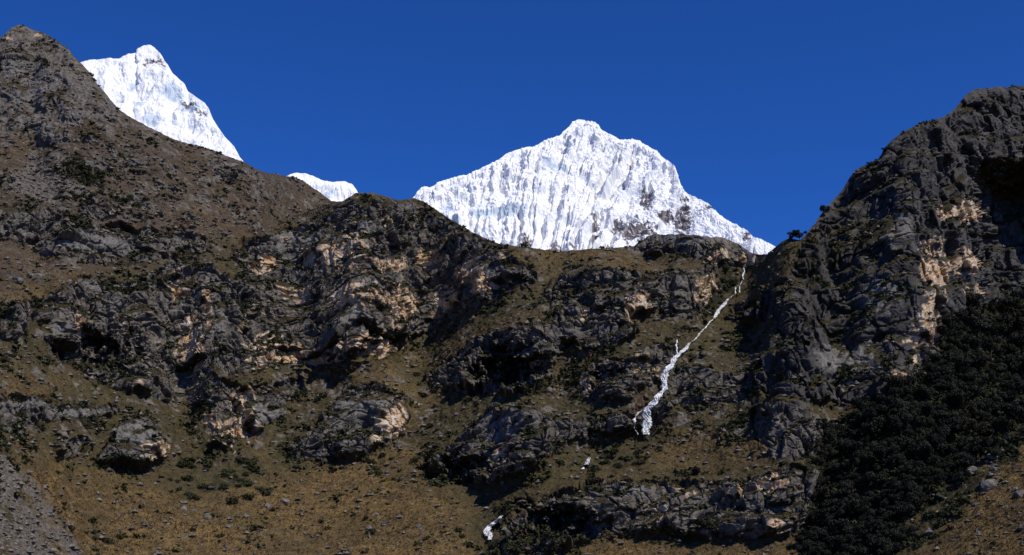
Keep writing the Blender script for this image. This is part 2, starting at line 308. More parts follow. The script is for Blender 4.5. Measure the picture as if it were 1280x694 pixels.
TAN += [(24,37,7,3), (45,44,8,3), (12,48,5,3), (62,50,5,2)]
for cx, cy, rx, ry in TAN: tanF = np.maximum(tanF, ell(cx, cy, rx * 1.2, ry * 1.2) * (.78 if cx > 1000 else 1))
redF = np.zeros((RH, RW), np.float32)
for cx, cy, rx, ry in RED: redF = np.maximum(redF, ell(cx, cy, rx, ry))
def maxpoly(L, s):
    F = np.zeros((RH, RW), np.float32)
    for pg, w in L: F = np.maximum(F, w * poly(pg, s))
    return F
screeF, bushF, ochreF = maxpoly(SCREE, 4), maxpoly(BUSHY, 4), maxpoly(OCHRE, 9)
rockF *= 1 - .9 * np.maximum(poly(SCREE[0][0], 3), poly(SCREE[1][0], 3))
rockF *= 1 - .5 * poly([(955,318),(1000,300),(1060,302),(1112,270),(1100,296),(1040,340),(965,372),(900,405),(880,400),(920,355)], 5); forestF = poly(FOREST); rockF *= 1 - blur(forestF, 2)
lg = np.zeros((RH, RW), np.float32)
rec = np.zeros((RH, RW), np.float32)
for cx, cy, rx, ry, a in RECESS: rec += (a * .9 if a >= .035 else a * .35) * ell(cx, cy, rx, ry)
# macro relief: ridges, hollows and flanks (relative depth)
def flank(pts, w, a):                                      # a soft spur (a<0 comes forward) along a polyline
    d = np.full((RH, RW), 1e9, np.float32)
    for (x0, y0), (x1, y1) in zip(pts[:-1], pts[1:]):
        vx, vy = x1 - x0, y1 - y0; tt = np.clip(((gx - x0) * vx + (gy - y0) * vy) / (vx * vx + vy * vy), 0, 1)
        d = np.minimum(d, (gx - x0 - tt * vx) ** 2 + (gy - y0 - tt * vy) ** 2)
    return a * np.exp(-d / w ** 2)
lg += flank([(930,335),(890,400),(845,450),(828,500),(800,545),(735,580),(660,625),(600,680)], 26, .012)      # the stream's gully
lg += flank([(690,345),(600,400),(500,450),(430,490)], 30, .02)
lg += flank([(1195,100),(1200,250),(1185,330),(1160,420),(1120,480)], 150, -.030)                              # spur of the right cliff
lg += .10 * ss(1216, 1234, gx) * ss(185, 250, gy) * (1 - ss(380, 470, gy))                                     # hollow behind the spur
lg += -.03 * ss(1245, 1400, gx)
lg += flank([(985,300),(940,360),(930,440)], 40, .012)
lg += flank([(450,245),(470,330),(440,430)], 60, -.03)
lg += flank([(250,330),(270,430),(290,540)], 35, -.02)
lg += flank([(20,30),(60,200),(60,330)], 80, -.03)
lg -= bulge
# overlaps where one landform stands in front of another: (polyline, jump, softness)
JUMPS = [([(262,330),(285,312),(330,290),(380,270),(420,253),(440,243)], .22, 1), ([(640,420),(662,396),(690,350),(740,333),(800,337),(850,334),(900,328)], .04, 0), ([(1003,300),(985,315),(950,335),(925,360),(895,402),(850,442)], .02, 0),
 ([(1118,662),(1168,612),(1200,592),(1232,572),(1290,532),(1420,470)], .16, 1), ([(535,578),(570,548),(620,508),(690,522),(790,512)], .03, 0), ([(640,650),(700,608),(790,595),(920,600),(990,578)], .03, 0)]
jumpF = np.zeros((RH, RW), np.float32)
for pts, amp, ext in JUMPS:
    p = np.array(pts, float); yl = np.interp(gx[0], p[:, 0], p[:, 1])
    ln = .42 * (p[-1, 0] - p[0, 0]); w = ss(p[0, 0] - 1, p[0, 0] + ln, gx[0]) * (1 - ss(p[-1, 0] - ln, p[-1, 0] + 1, gx[0]))
    if ext: w = ss(p[0, 0] - 1, p[0, 0] + 190, gx[0])
    if ext and p[-1, 0] < 1000: w = w * (gx[0] <= p[-1, 0] + 6)
    jumpF += amp * w[None] * ss(1.5, -2.5, gy - yl[None]) * (1 - (0 if ext else 1) * ss(20, 110, yl[None] - gy))

# ------------------------------------------------------------------ the mountainside: one view-wide sheet with true depth
XS = np.arange(-138, 1418, 1.05); NX = len(XS); NY = 640
top = interp(SKYLINE, XS)
top = top + 1.2 * fbm(np.stack([XS / 9, 0 * XS, 0 * XS], -1), 4) * 1.6
vv = np.linspace(0, 1, NY)[:, None]
GX = np.repeat(XS[None], NY, 0); GY = 724 + (top[None] - 724) * vv
wq = np.stack([GX, GY, 0 * GX], -1)
WX = GX + 7 * fbm(wq / 26, 3) + 3.5 * fbm(wq / 7 + 20, 2); WY = GY + 7 * fbm(wq / 26 + 50, 3) + 3.5 * fbm(wq / 7 + 70, 2)
rock0 = samp(rockF, WX, WY); cliff0 = samp(cliffF, WX, WY)
tana = .66 + .75 * samp(blur(cliffF, 4), WX, WY) + .22 * ss(420, 150, GY) + .25 * np.exp(-((GX - 1250) / 150) ** 2) * ss(500, 300, GY)
tana -= .12 * ss(600, 720, GY)
Tm = tanel(GY); g = np.diff(Tm, axis=0, prepend=Tm[:1]) / np.maximum(tana - Tm, .13)
L = np.cumsum(g, 0)
for _ in range(3): L = box1(L.astype(np.float32), 14, 1)
Y0 = interp([(-140,330),(0,350),(120,430),(400,480),(640,470),(900,455),(1040,450),(1120,420),(1280,385),(1420,370)], XS)
for _ in range(3): Y0 = box1(Y0[None].astype(np.float32), 30, 1)[0]
logY = np.log(Y0)[None] + L + samp(lg, WX, WY) + samp(jumpF, GX, GY)
hx = fbm(wq / 34 + 140, 4); hy = fbm(wq / np.array([40, 22, 1]) + 180, 4)
logY += samp(rec, GX + 34 * hx + 5 * fbm(wq / 6 + 9, 2), GY + 22 * hy + 4 * fbm(wq / 5 + 33, 2)) * (.75 + .9 * fbm(wq / 16 + 220, 3))
P = point(GX, GY, np.exp(logY))
Ls = logY.copy()
for _ in range(2): Ls = box1(box1(Ls.astype(np.float32), 22, 1), 22, 0)
N = grid_normals(point(GX, GY, np.exp(Ls)))
VR = P - np.array([0, 0, EYE]); VR /= np.linalg.norm(VR, axis=-1, keepdims=True)
N = N * .55 - VR * .75; N /= np.linalg.norm(N, axis=-1, keepdims=True)
print('depth range', float(np.exp(logY).min()), float(np.exp(logY).max()), 'n', P.shape)

PF = P.reshape(-1, 3).astype(np.float32); NF = N.reshape(-1, 3); n = len(PF)
fx, fy = WX.ravel(), WY.ravel(); r0, c0 = rock0.ravel(), cliff0.ravel()
fall_path = flank([(931,337),(920,365),(893,400),(862,432),(838,460),(830,485),(812,508),(806,545)], 9, 1.) + flank([(736,574),(727,587)], 7, 1.) + flank([(626,647),(608,665),(610,675)], 8, 1.)
calm = 1 - .85 * np.clip(samp(fall_path, fx, fy), 0, 1); fo0 = samp(blur(forestF, 3), fx, fy)
amp = ss(.25, .8, c0) * calm * (1 - .8 * fo0); grass_amp = 1 - amp
D = np.zeros(n, np.float32)
far = ss(600, 1200, PF[:, 1])
nz = fbm(PF / 14, 3)
warp = np.stack([fbm(PF / 30 + 5, 2), fbm(PF / 30 + 9, 2), fbm(PF / 30 + 13, 2)], -1) * 5
rid = ridged((PF + warp) * np.array([1 / 34, 1 / 34, 1 / 90]), 3)
D += amp * (rid - .55) * 9
patchy = lambda q: fbm(q / 14 + 61, 3)
sel = np.where(amp > .02)[0]; Q = (PF + warp)[sel]
dip = Q.copy(); dip[:, 2] -= .30 * Q[:, 0]; dip *= np.where(Q[:, 0] + 12 * patchy(Q) > 128, .78, 1)[:, None]
eds = []
for sc_, sd_, av in ((22, 3, (1 / 1.6, 1, 1 / .8)), (9, 40, (1 / 1.1, 1, 1 / 1.1)), (4.2, 80, (1 / 1.2, 1, 1 / 1.1)), (2.0, 120, (1 / .9, 1, 1 / 1.4))):
    h, e = blocks(dip / sc_ * np.array(av), sd_); eds.append(e)
    D[sel] += amp[sel] * sc_ * ((.40, .42, .26, .10)[len(eds) - 1] * h * (.35 + .65 * ss(0, (.28, .16, .06, .02)[len(eds) - 1], e)) - (.08, .14, .12, .05)[len(eds) - 1] * (1 - ss(0, .11, e)))
strata = fbm(np.stack([dip[:, 0] / 60, dip[:, 1] / 60, dip[:, 2] / 5.5], -1), 3)
lz = dip[:, 2] + 3 * fbm(Q / 45 + 41, 2); s1 = lz / 13; s2 = lz / 4.7 + fbm(Q / 12 + 3, 2)
saw = lambda q: (lambda f: f * (1 - ss(.86, 1, f)))(q - np.floor(q))
D[sel] += amp[sel] * (strata * 1.2 + (saw(s1) - .4) * 3.2 * ss(-.4, .2, fbm(Q / 50 + 71, 2)) + (saw(s2) - .4) * 1.3)
D += grass_amp * (fbm(PF / 22, 4) * 3.2 + fbm(PF / 5, 3) * .7) * (1 + .5 * far)
D += r0 * grass_amp * np.abs(fbm(PF / 6 + 3, 4)) * 3.5
D += fbm(PF / 1.6, 2) * (.35 - .17 * amp)
D += grass_amp * samp(blur(poly([(-140,0),(300,150),(440,250),(300,300),(200,330),(-140,380)]), 14), fx, fy) * (ridged(PF / np.array([55, 90, 40]) + 5, 4) - .5) * 9
# keep the crest line where it is: fade the big displacement in the last rows below the skyline
edge = np.repeat(ss(0, 16, (1 - vv) * (724 - top[None])), 1, 0).ravel()
D *= 1 - .45 * ss(.3, .8, samp(paleF, fx, fy))
D *= .35 + .65 * edge
V = PF + NF * D[:, None]
V3 = V.reshape(NY, NX, 3)
N2 = grid_normals(V3); Vs = V3.copy()
for _ in range(2):
    for k in range(3): Vs[..., k] = box1(box1(Vs[..., k].astype(np.float32), 2, 1), 2, 0)
Nm = grid_normals(Vs); steep = (1 - np.abs(Nm[..., 2])).ravel()
patch = fbm(PF / 9, 4); patch2 = fbm(PF / 3.2 + 31, 3)
rock = ss(.42, .54, r0 * .62 + .40 * patch * (1 - .4 * ss(.8, 1, r0)) + .36 * patch2 + 1.3 * (steep - .50) * ss(.35, .8, c0) + .06 * ss(.7, .95, r0))
print('rock share in cliffs', rock[c0 > .8].mean(), 'steep', np.percentile(steep[c0 > .8], [10, 50, 90]))
rock *= calm * .6 + .4
tm = samp(tanF, fx, fy)
tan = ss(.34, .56, tm * .85 + np.minimum(1, tm * 3.5) * (.50 * fbm(PF * np.array([1 / 5, 1 / 5, 1 / 9]) + 7, 4) + .34 * fbm(PF * np.array([1 / 1.8, 1 / 1.8, 1 / 4.]) + 27, 3) + 1.0 * (steep - .54)))
tan = np.maximum(tan, .75 * ss(.5, .66, .25 * ss(.85, 1, samp(blur(poly(BUTTRESS), 6) + blur(poly(LOWCLIFF), 8), fx, fy)) + .6 * fbm(PF / 11 + 77, 4) + .35 * (steep - .4)))
scree = ss(.4, .65, samp(screeF, fx, fy) * .66 + .5 * patch2 + .5 * patch)
ochre = np.clip(samp(ochreF, fx, fy) * 1.05 + .95 * fbm(PF / 30 + 3, 5) - .06, 0, 1)
ruddy = samp(blur(poly([(-140,0),(300,150),(440,250),(300,300),(200,330),(-140,380)]), 12), fx, fy)
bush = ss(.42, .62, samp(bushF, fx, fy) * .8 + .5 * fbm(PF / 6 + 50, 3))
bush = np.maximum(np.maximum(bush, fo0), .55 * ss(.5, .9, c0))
red = samp(redF, fx, fy)
MA = np.stack([rock, tan, scree], -1); MB = np.stack([ochre, red, bush], -1); MC = np.stack([ruddy, samp(blur(poly([(985,310),(1060,210),(1200,90),(1420,80),(1420,380),(1180,400),(1100,510),(950,510),(900,400)]), 6), fx, fy), ss(.35, .75, samp(paleF, fx, fy) + .35 * fbm(PF / 8 + 88, 3))], -1)

def quads(ny, nx):
    a = np.arange(nx * ny).reshape(ny, nx); return np.stack([a[:-1, :-1], a[:-1, 1:], a[1:, 1:], a[1:, :-1]], -1).reshape(-1, 4)
# the far side of the crest, so that the mountains have depth
NB = 26; bt = np.linspace(0, 1, NB)[1:, None]
crest = V3[-1]; back = np.empty((NB - 1, NX, 3), np.float32)
dist = 40 + 520 * bt
back[..., 0] = crest[None, :, 0] * (1 + .02 * bt); back[..., 1] = crest[None, :, 1] + dist * bt ** .8
back[..., 2] = crest[None, :, 2] - (crest[None, :, 2] + 5) * (1 - (1 - bt) ** 1.2) * np.minimum(1, .06 + bt) 
back[..., 2] += 6 * perlin(back / 40) * np.minimum(1, bt * 6)
VA = np.concatenate([V3, back], 0); NYT = VA.shape[0]
ext = lambda A: np.concatenate([A.reshape(NY, NX, 3), np.repeat(A.reshape(NY, NX, 3)[-1:], NB - 1, 0)], 0).reshape(-1, 3)
VA = VA.reshape(-1, 3); MAx, MBx, MCx = ext(MA), ext(MB), ext(MC)
FQ = quads(NYT, NX)
# which landform each face belongs to
fc = FQ[:, 0]; rowi = np.minimum(fc // NX, NY - 1); coli = fc % NX
qx, qy = GX[rowi, coli], GY[rowi, coli]
wx_, wy_ = WX[rowi, coli], WY[rowi, coli]
oid = idF[np.clip(wy_ - RY0, 0, RH - 1).astype(int), np.clip(wx_ - RX0, 0, RW - 1).astype(int)]
rr = rock[rowi * NX + coli]
oid = np.where((rr > .35) & (fc // NX < NY - 1), oid, 0)
land = np.where(oid > 0, 100 + oid, 2)
gully = np.interp(qy, [300, 320, 335, 400, 450, 500, 545, 600, 640, 730], [968, 950, 935, 893, 845, 828, 800, 900, 1005, 1010])
land = np.where((land == 2) & (qx > gully), 3, land)
yl = np.interp(qx, [-140, 40, 120, 180, 235, 262, 285, 330, 420, 440], [420, 395, 345, 343, 318, 325, 313, 291, 254, 243])
land = np.where((land == 2) & (qx < 440) & (qy < yl), 1, land)
ATT = {'ma': MAx, 'mb': MBx, 'mc': MCx}
for code, nm, lb in ((1, 'left_mountain', 'brown rocky mountain rising to a grey pointed top at the upper left'), (2, 'central_hill', 'dark rocky hillside with pale orange cliff bands below the snow peaks'), (3, 'right_mountain', 'dark steep rocky mountain at the right of the waterfall')):
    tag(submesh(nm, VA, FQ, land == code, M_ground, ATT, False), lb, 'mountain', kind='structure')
for i, k in enumerate(out_keys):
    if (land == 101 + i).sum() > 20:
        tag(submesh('rock_outcrop', VA, FQ, land == 101 + i, M_ground, ATT, False), OUT[k][2], 'rock outcrop', 'rock outcrops on the mountainside')

# valley ground: from the foot of the slope to the camera and out to the horizon
gr_x = np.concatenate([-np.geomspace(25000, 60, 40), np.linspace(-50, 50, 15), np.geomspace(60, 25000, 40)])
gr_y = np.concatenate([-np.geomspace(25000, 40, 20), np.linspace(-30, 250, 30), np.geomspace(260, 25000, 45)])
mx, my = np.meshgrid(gr_x, gr_y)
mz = 1.4 * perlin(np.stack([mx / 60, my / 60, 0 * mx], -1)) - 1.0; mz[(abs(mx) < 6) & (abs(my) < 8)] = 0
mz = np.where(my > 330, mz - 8, mz)
gv = np.stack([mx, my, mz], -1).reshape(-1, 3)
tag(link('ground', mesh_from(gv, quads(len(gr_y), len(gr_x)), 'ground', M_ground, {'ma': np.zeros((len(gv), 3)), 'mb': np.tile([.8, 0, 0], (len(gv), 1))}, True)), 'grassy valley floor', 'ground', kind='structure')
# the toe of the slope, from the lowest row down to the valley floor
foot = V3[0]; toe = np.empty((24, NX, 3), np.float32); tt = np.linspace(0, 1, 24)[:, None]
toe[..., 1] = foot[None, :, 1] * (1 - .45 * tt); toe[..., 0] = foot[None, :, 0] * (1 - .45 * tt); toe[..., 2] = foot[None, :, 2] * (1 - tt) ** 1.6 - 2.5 * tt
toe[..., 2] += (1.2 * fbm(toe / 18, 4)) * np.minimum(1, tt * 5)
toe = toe[::-1]; tv = toe.reshape(-1, 3)
tag(link('valley_terrain', mesh_from(tv, quads(24, NX), 'valley_terrain', M_ground, {'ma': np.zeros((len(tv), 3)), 'mb': np.tile([.8, 0, 0], (len(tv), 1))}, True)), 'foot of the grassy slope', 'ground', kind='structure')

# ------------------------------------------------------------------ snow mountains
def snow_mountain(profile, Yd, bottom, step, label, rocks, ices, flute, lean, summit, rowsn, right_back=0.0):
    x0, x1 = profile[0][0], profile[-1][0]; xs = np.arange(x0, x1, step); nx = len(xs)
    tp = interp(profile, xs) + .5 * fbm(np.stack([xs / 5, 0 * xs, 0 * xs], -1), 3)
    bt_ = np.maximum(bottom, tp + 30); v = np.linspace(0, 1, rowsn)[:, None]
    X = np.repeat(xs[None], rowsn, 0); Yp = bt_[None] + (tp - bt_)[None] * v
    T = tanel(Yp); gg = np.diff(T, axis=0, prepend=T[:1]) / (1.25 - T)
    lY = math.log(Yd) + np.cumsum(gg, 0) 
    for _ in range(3): lY = box1(lY.astype(np.float32), 10, 1)
    lY = lY + right_back * np.abs(X - summit[0]) / 200
    Pm = point(X, Yp, np.exp(lY)); m = Yd / FPX
    q = Pm / m                                            # noise in units of about a photo pixel
    fan = lean * (.25 + ss(-110, 20, X - summit[0]) - 1.3 * ss(60, 190, X - summit[0])); u = (X - summit[0]) + fan * (Yp - summit[1]); w = Yp
    wob = fbm(np.stack([q[..., 0] / 40, q[..., 2] / 34, 0 * u], -1), 4) * 11
    bl = blocks((q / np.array([6.5, 6.5, 8])).reshape(-1, 3), 9); lump = (1.6 * bl[0] + 2.2 * ss(0, .5, bl[1])).reshape(X.shape)
    f1 = ridged(np.stack([(u + wob) / 25, w / 260, 0 * u], -1), 2); f2 = ridged(np.stack([(u + wob) / 8, w / 80, 0 * u + 9], -1), 3)
    below = np.maximum(0, Yp - tp[None]); upm = np.exp(-below / 38); fm = ss(-.35, .25, fbm(q / 34 + 8, 2) + .35 * upm) * flute
    h = fbm(q / 48, 3) * 17 + flute * (f1 - .5) * 19 * (.45 + .9 * ss(-.25, .3, fbm(q / 60 + 2, 2))) * ss(-5, 30, below) + fm * (f2 - .5) * 7 + fbm(q / 14, 3) * (1.2 + 2.6 * flute) + lump * (.35 + .8 * upm) * (.2 + .8 * flute) + np.abs(fbm(q / 5 + 3, 2)) * 1.1
    rk = np.zeros(X.shape); ic = np.zeros(X.shape)
    for cx, cy, rx, ry in rocks: rk = np.maximum(rk, np.exp(-(((X - cx) / rx / 1.05) ** 2 + ((Yp - cy) / ry / 1.05) ** 2)))
    for cx, cy, rx, ry in ices: ic = np.maximum(ic, np.exp(-(((X - cx) / rx) ** 2 + ((Yp - cy) / ry) ** 2)))
    b2 = blocks((q / np.array([4.5, 4.5, 6.])).reshape(-1, 3), 77); crag = b2[0].reshape(X.shape); h = h + rk * (crag * 6 - 2)
    Nn = grid_normals(Pm); keep = .3 + .7 * ss(0, 12, (Yp - tp[None]))
    Vm = Pm + Nn * (h * m * keep)[..., None]
    st = grid_normals(Vm); dwn = -(st[..., 2] * np.sign((st * Nn).sum(-1)))
    rk = ss(.40, .52, rk * .57 + .55 * crag * rk + .45 * (dwn + .55) * ss(.05, .5, rk) + .3 * fbm(q / 4, 3) * ss(.02, .3, rk)); ic = ss(.35, .7, ic * .8 + .4 * fbm(q / 9 + 4, 3))
    nb = 20; b = np.linspace(0, 1, nb + 1)[1:, None]; cr = Vm[-1]; bk = np.empty((nb, nx, 3))
    bk[..., 0] = cr[None, :, 0]; bk[..., 1] = cr[None, :, 1] + 1500 * b; bk[..., 2] = cr[None, :, 2] - 1100 * b * np.minimum(1, .2 + b)
    Vt = np.concatenate([Vm, bk], 0).reshape(-1, 3)
    att = np.stack([rk, 0 * rk, ic], -1); att = np.concatenate([att, np.zeros((nb, nx, 3))], 0).reshape(-1, 3)
    o = link('snow_mountain', mesh_from(Vt, quads(rowsn + nb, nx), 'snow_mountain', M_snow, {'ma': att}, False))
    tag(o, label, 'mountain', kind='structure')
MAIN = [(250,350),(380,312),(440,284),(490,262),(505,255),(519,246),(522,241),(530,235),(538,236),(545,231),(549,227),(560,224),(575,221),(587,218),(592,215),(605,209),(620,202),(634,192),(650,187),(657,184),(668,183),(680,175),(692,172),(700,169),(706,163),(711,157),(715,151),(722,149),(730,149),(738,152),(746,155),(750,161),(754,164),(763,167),(775,174),(790,174),(800,177),(803,180),(812,185),(820,189),(827,197),(836,203),(843,207),(847,217),(851,230),(858,241),(866,246),(876,250),(886,256),(893,263),(900,270),(910,276),(922,281),(933,287),(942,296),(952,300),(962,304),(968,307),(985,318),(1000,330),(1060,352),(1180,400)]
snow_mountain(MAIN, 4600, 345, .7, 'large fluted snow peak with a blunt summit in the middle of the skyline',
   [(795,290,27,15),(855,276,11,16),(832,270,9,7),(809,250,8,13),(886,262,7,5),(935,296,7,8),(657,307,8,6),(692,310,9,5),(716,309,6,5),(773,280,8,8),(745,278,5,8),(745,300,6,6),(855,250,7,4),(765,305,8,5)],
   [(705,213,8,6),(635,266,32,9),(600,270,20,8),(560,262,12,9),(690,208,20,9),(570,285,15,8)], 1.0, .42, (728,150), 300)
LEFT = [(-160,190),(0,122),(40,97),(70,85),(85,80),(100,77),(115,74),(135,73),(150,73),(160,68),(170,67),(172,62),(178,58),(186,57),(193,60),(200,66),(205,73),(210,82),(215,91),(224,100),(231,105),(235,113),(246,121),(255,128),(261,135),(263,145),(268,152),(275,163),(283,173),(293,183),(300,196),(310,210),(322,226),(360,274),(420,330)]
snow_mountain(LEFT, 5200, 320, .8, 'steep white snow peak with a rounded tip behind the left mountain',
   [(192,76,15,5),(204,83,5,5),(238,131,11,5),(252,143,8,4)], [(168,106,10,8),(215,116,18,14),(190,150,16,12),(240,136,20,10),(175,130,12,8)], .35, .1, (186,57), 300)
DOME = [(150,330),(280,262),(335,232),(350,225),(362,219),(372,217),(380,217),(392,220),(405,226),(415,229),(430,228),(440,231),(445,237),(447,241),(452,252),(460,262),(520,300),(600,345)]
snow_mountain(DOME, 5600, 345, .8, 'small rounded snow dome between the left mountain and the rocky crest', [], [(410,245,12,6)], .35, .1, (400,220), 120)

# ------------------------------------------------------------------ falling water
def surf(x, y):
    """point and normal of the finished mountainside at a photo pixel (nearest vertex of its sheet)"""
    c = int(np.clip(round((x - XS[0]) / 1.05), 0, NX - 1)); r = int(np.clip(round((724 - y) / (724 - top[c]) * (NY - 1)), 0, NY - 1))
    return V3[r, c], Nm[r, c]
def ribbon(strands):
    vs, fs = [], []; rw = random.Random(4); thin = []
    for pts in strands:
        thin.append((pts, .62, 0.0))
        if max(q[2] for q in pts) > 2: thin += [(pts, .30, rw.uniform(-1, 1)) for _ in range(5)]
    for pts, wf, shift in thin:
        p = np.array(pts, float); s = np.concatenate([[0], np.cumsum(np.hypot(*np.diff(p[:, :2], axis=0).T))])
        k = max(3, int(s[-1] / .9)); tq = np.linspace(0, s[-1], k); ax = [np.interp(tq, s, p[:, j]) for j in range(3)]
        b0 = len(vs); W = 7
        for i in range(k):
            c_, nn = surf(ax[0][i], ax[1][i]); i2 = max(i - 2, 0); i3 = min(i + 2, k - 1)
            cc = np.mean([surf(ax[0][j], ax[1][j])[0] for j in range(i2, i3 + 1)], 0)
            full = (1.4 if ax[1][i] > 425 else 1.15) * (.8 if 535 < ax[1][i] < 550 else 1) * ax[2][i] * cc[1] / FPX; hw = full * wf * (.6 + .7 * random.random()); sh = (random.random() - .5) * hw * .7 + full * shift * math.sin(i * .21 + shift * 9)
            out = np.array([-cc[0], -cc[1], 0]) / np.hypot(cc[0], cc[1])
            for j in range(W):
                a = j / (W - 1) * 2 - 1
                q = cc + np.array([out[1] * -1, out[0], 0]) * (a * hw + sh) * -1 + out * (1.5 + .8 * (1 - a * a) + .5 * abs(shift)) + np.array([0, 0, .5])
                vs.append(q + np.random.default_rng(i * 9 + j).normal(0, .10, 3))
        for i in range(k - 1):
            for j in range(W - 1):
                e = b0 + i * W + j; fs.append((e, e + 1, e + W + 1, e + W))
    return np.array(vs), np.array(fs)
FALLS = [([[(929,336,1.2),(931,342,1.6),(928,347,1.2),(930,354,1)],[(919,372,.9),(919,362,1.3),(925,360,1.3),(925,369,.9)],[(912,375,1.2),(905,383,2.2),(898,392,2.8),(892,402,1.2)],[(893,400,1),(887,405,1.3),(882,412,1.1),(877,417,.7),(873,421,1.7),(869,427,1.2),(864,431,.8)],[(929,353,.7),(925,361,.7)],[(918,370,.8),(912,376,.8)]],
   'broken thin white upper waterfall threading the gully below the crest'),
 ([[(863,431,1),(855,440,2.4),(848,446,2.8),(843,451,3),(836,461,3.6),(832,470,3.6),(829,480,3.2),(831,488,2.6),(826,495,3.2),(818,504,4.2),(811,512,4.4),(808,522,4.4),(807,532,5),(808,541,5.2),(808,546,3.6)],[(846,427,1),(845,436,1.3),(847,446,1.2)],[(804,514,1),(796,520,1.4),(792,528,1.8),(792,536,1.5),(798,546,1)]],
   'tall white main waterfall that widens at its foot'),
 ([[(737,573,1.4),(734,579,2.2),(731,583,1.6)],[(730,584,1.8),(727,588,2)]], 'tiny white splash of falling water on the grassy slope'),
 ([[(628,645,1.2),(619,652,2.6),(612,658,3),(608,665,2.8),(607,672,1.5)],[(608,664,1.5),(614,668,2.6),(611,677,1.6)]], 'short white lowest cascade beside the black cave')]
for st, lb in FALLS:
    v_, f_ = ribbon(st); tag(link('waterfall', mesh_from(v_, f_, 'waterfall', M_water, None, True)), lb, 'waterfall', kind='structure')

# ------------------------------------------------------------------ plants and stones
def leaf_cloud(lobes, nq, size, seed):
    r = np.random.default_rng(seed); vs = []; w = np.array([l[3] ** 2 for l in lobes]); w = w / w.sum()
    for i in range(nq):
        l = lobes[r.choice(len(lobes), p=w)]; d = r.normal(size=3); d /= np.linalg.norm(d)
        c = np.array(l[:3]) + d * np.array([l[3], l[3], l[3] * .8]) * (.55 + .5 * r.random() ** .6)
        nrm = d * .8 + r.normal(size=3) * .6; nrm /= np.linalg.norm(nrm); a = np.cross(nrm, r.normal(size=3)); a /= np.linalg.norm(a); b = np.cross(nrm, a)
        s = size * (.6 + .8 * r.random()); vs += [c - a * s, c - b * s * .6, c + a * s, c + b * s * .6]
    v = np.array(vs); return v, np.arange(len(v)).reshape(-1, 4)
def trunk_mesh(h, seed):
    r = np.random.default_rng(seed); vs, fs = [], []
    def limb(p0, p1, r0, r1, kn=4):
        b = len(vs); p0 = np.array(p0); p1 = np.array(p1); d = (p1 - p0) / np.linalg.norm(p1 - p0); a = np.cross(d, [.3, 1, .2]); a /= np.linalg.norm(a); c = np.cross(d, a)
        for i in range(kn):
            tq = i / (kn - 1); pc = p0 + (p1 - p0) * tq + r.normal(0, .05, 3) * h * .2; rad = r0 + (r1 - r0) * tq
            for j in range(6): vs.append(pc + rad * (a * math.cos(j * 1.047) + c * math.sin(j * 1.047)))
        for i in range(kn - 1):
            for j in range(6): fs.append((b + i * 6 + j, b + i * 6 + (j + 1) % 6, b + (i + 1) * 6 + (j + 1) % 6, b + (i + 1) * 6 + j))
    limb((0, 0, -.6), (.1 * h, 0, .55 * h), .045 * h, .025 * h)
    for k in range(4):
        an = k * 1.6 + r.random(); limb((.06 * h, 0, (.3 + .06 * k) * h), (.32 * h * math.cos(an), .32 * h * math.sin(an), (.6 + .08 * k) * h), .022 * h, .008 * h)
    return np.array(vs), np.array(fs)
TREE = []
for k in range(6):
    r = np.random.default_rng(100 + k); lob = [(r.normal(0, .5), r.normal(0, .5), 4.4, 2.0)]
    for j in range(7): an = j * .9 + r.random() * 1.6; ra = 1.5 + 1.7 * r.random(); lob.append((ra * math.cos(an), ra * math.sin(an), 2.4 + 4.2 * r.random(), .7 + 1.1 * r.random()))
    v_, f_ = leaf_cloud(lob, 2000, .27, k); tv_, tf_ = trunk_mesh(6.5, k)
    TREE.append((mesh_from(v_, f_, 'tree_crown', M_crown), mesh_from(tv_, tf_, 'tree_trunk', M_bark)))
SHRUB = []
for k in range(5):
    r = np.random.default_rng(200 + k); lob = [(0, 0, .6, .8)] + [(.8 * math.cos(j * 1.3 + k), .8 * math.sin(j * 1.3 + k), .35 + .5 * r.random(), .45 + .3 * r.random()) for j in range(5)]
    v_, f_ = leaf_cloud(lob, 260, .22, 40 + k); SHRUB.append(mesh_from(v_, f_, 'shrub', M_shrub))
def ico(sub):
    import bmesh
    bm = bmesh.new(); bmesh.ops.create_icosphere(bm, subdivisions=sub, radius=1); v = np.array([q.co[:] for q in bm.verts]); f = np.array([[q.index for q in p.verts] for p in bm.faces]); bm.free(); return v, f
BOULDER = []; iv, iff = ico(4)
for k in range(7):
    r = np.random.default_rng(300 + k); v_ = iv.copy()
    for j in range(15):                                    # cleave flat facets off the ball
        d = r.normal(size=3); d /= np.linalg.norm(d); off = .5 + .3 * r.random(); ex = np.maximum(v_ @ d - off, 0); v_ -= ex[:, None] * d
    v_ += iv * (fbm(iv * 1.7 + k * 5, 4) * .12 + fbm(iv * 6 + k, 3) * .05)[:, None]
    v_ *= np.array([1.25, 1.0, .85]); BOULDER.append(mesh_from(v_, iff, 'boulder', M_boulder))

def put(me, name, x, y, s, rz, label, cat, group, sink=.25, sq=1.0):
    p, nn = surf(x, y); o = link(name, me); o.location = p + np.array([0, 0, -sink * s]); o.scale = (s, s, s * sq); o.rotation_euler = (random.uniform(-.2, .2), random.uniform(-.2, .2), rz)
    return tag(o, label, cat, group)
def metres(x, y, px): return px * surf(x, y)[0][1] / FPX

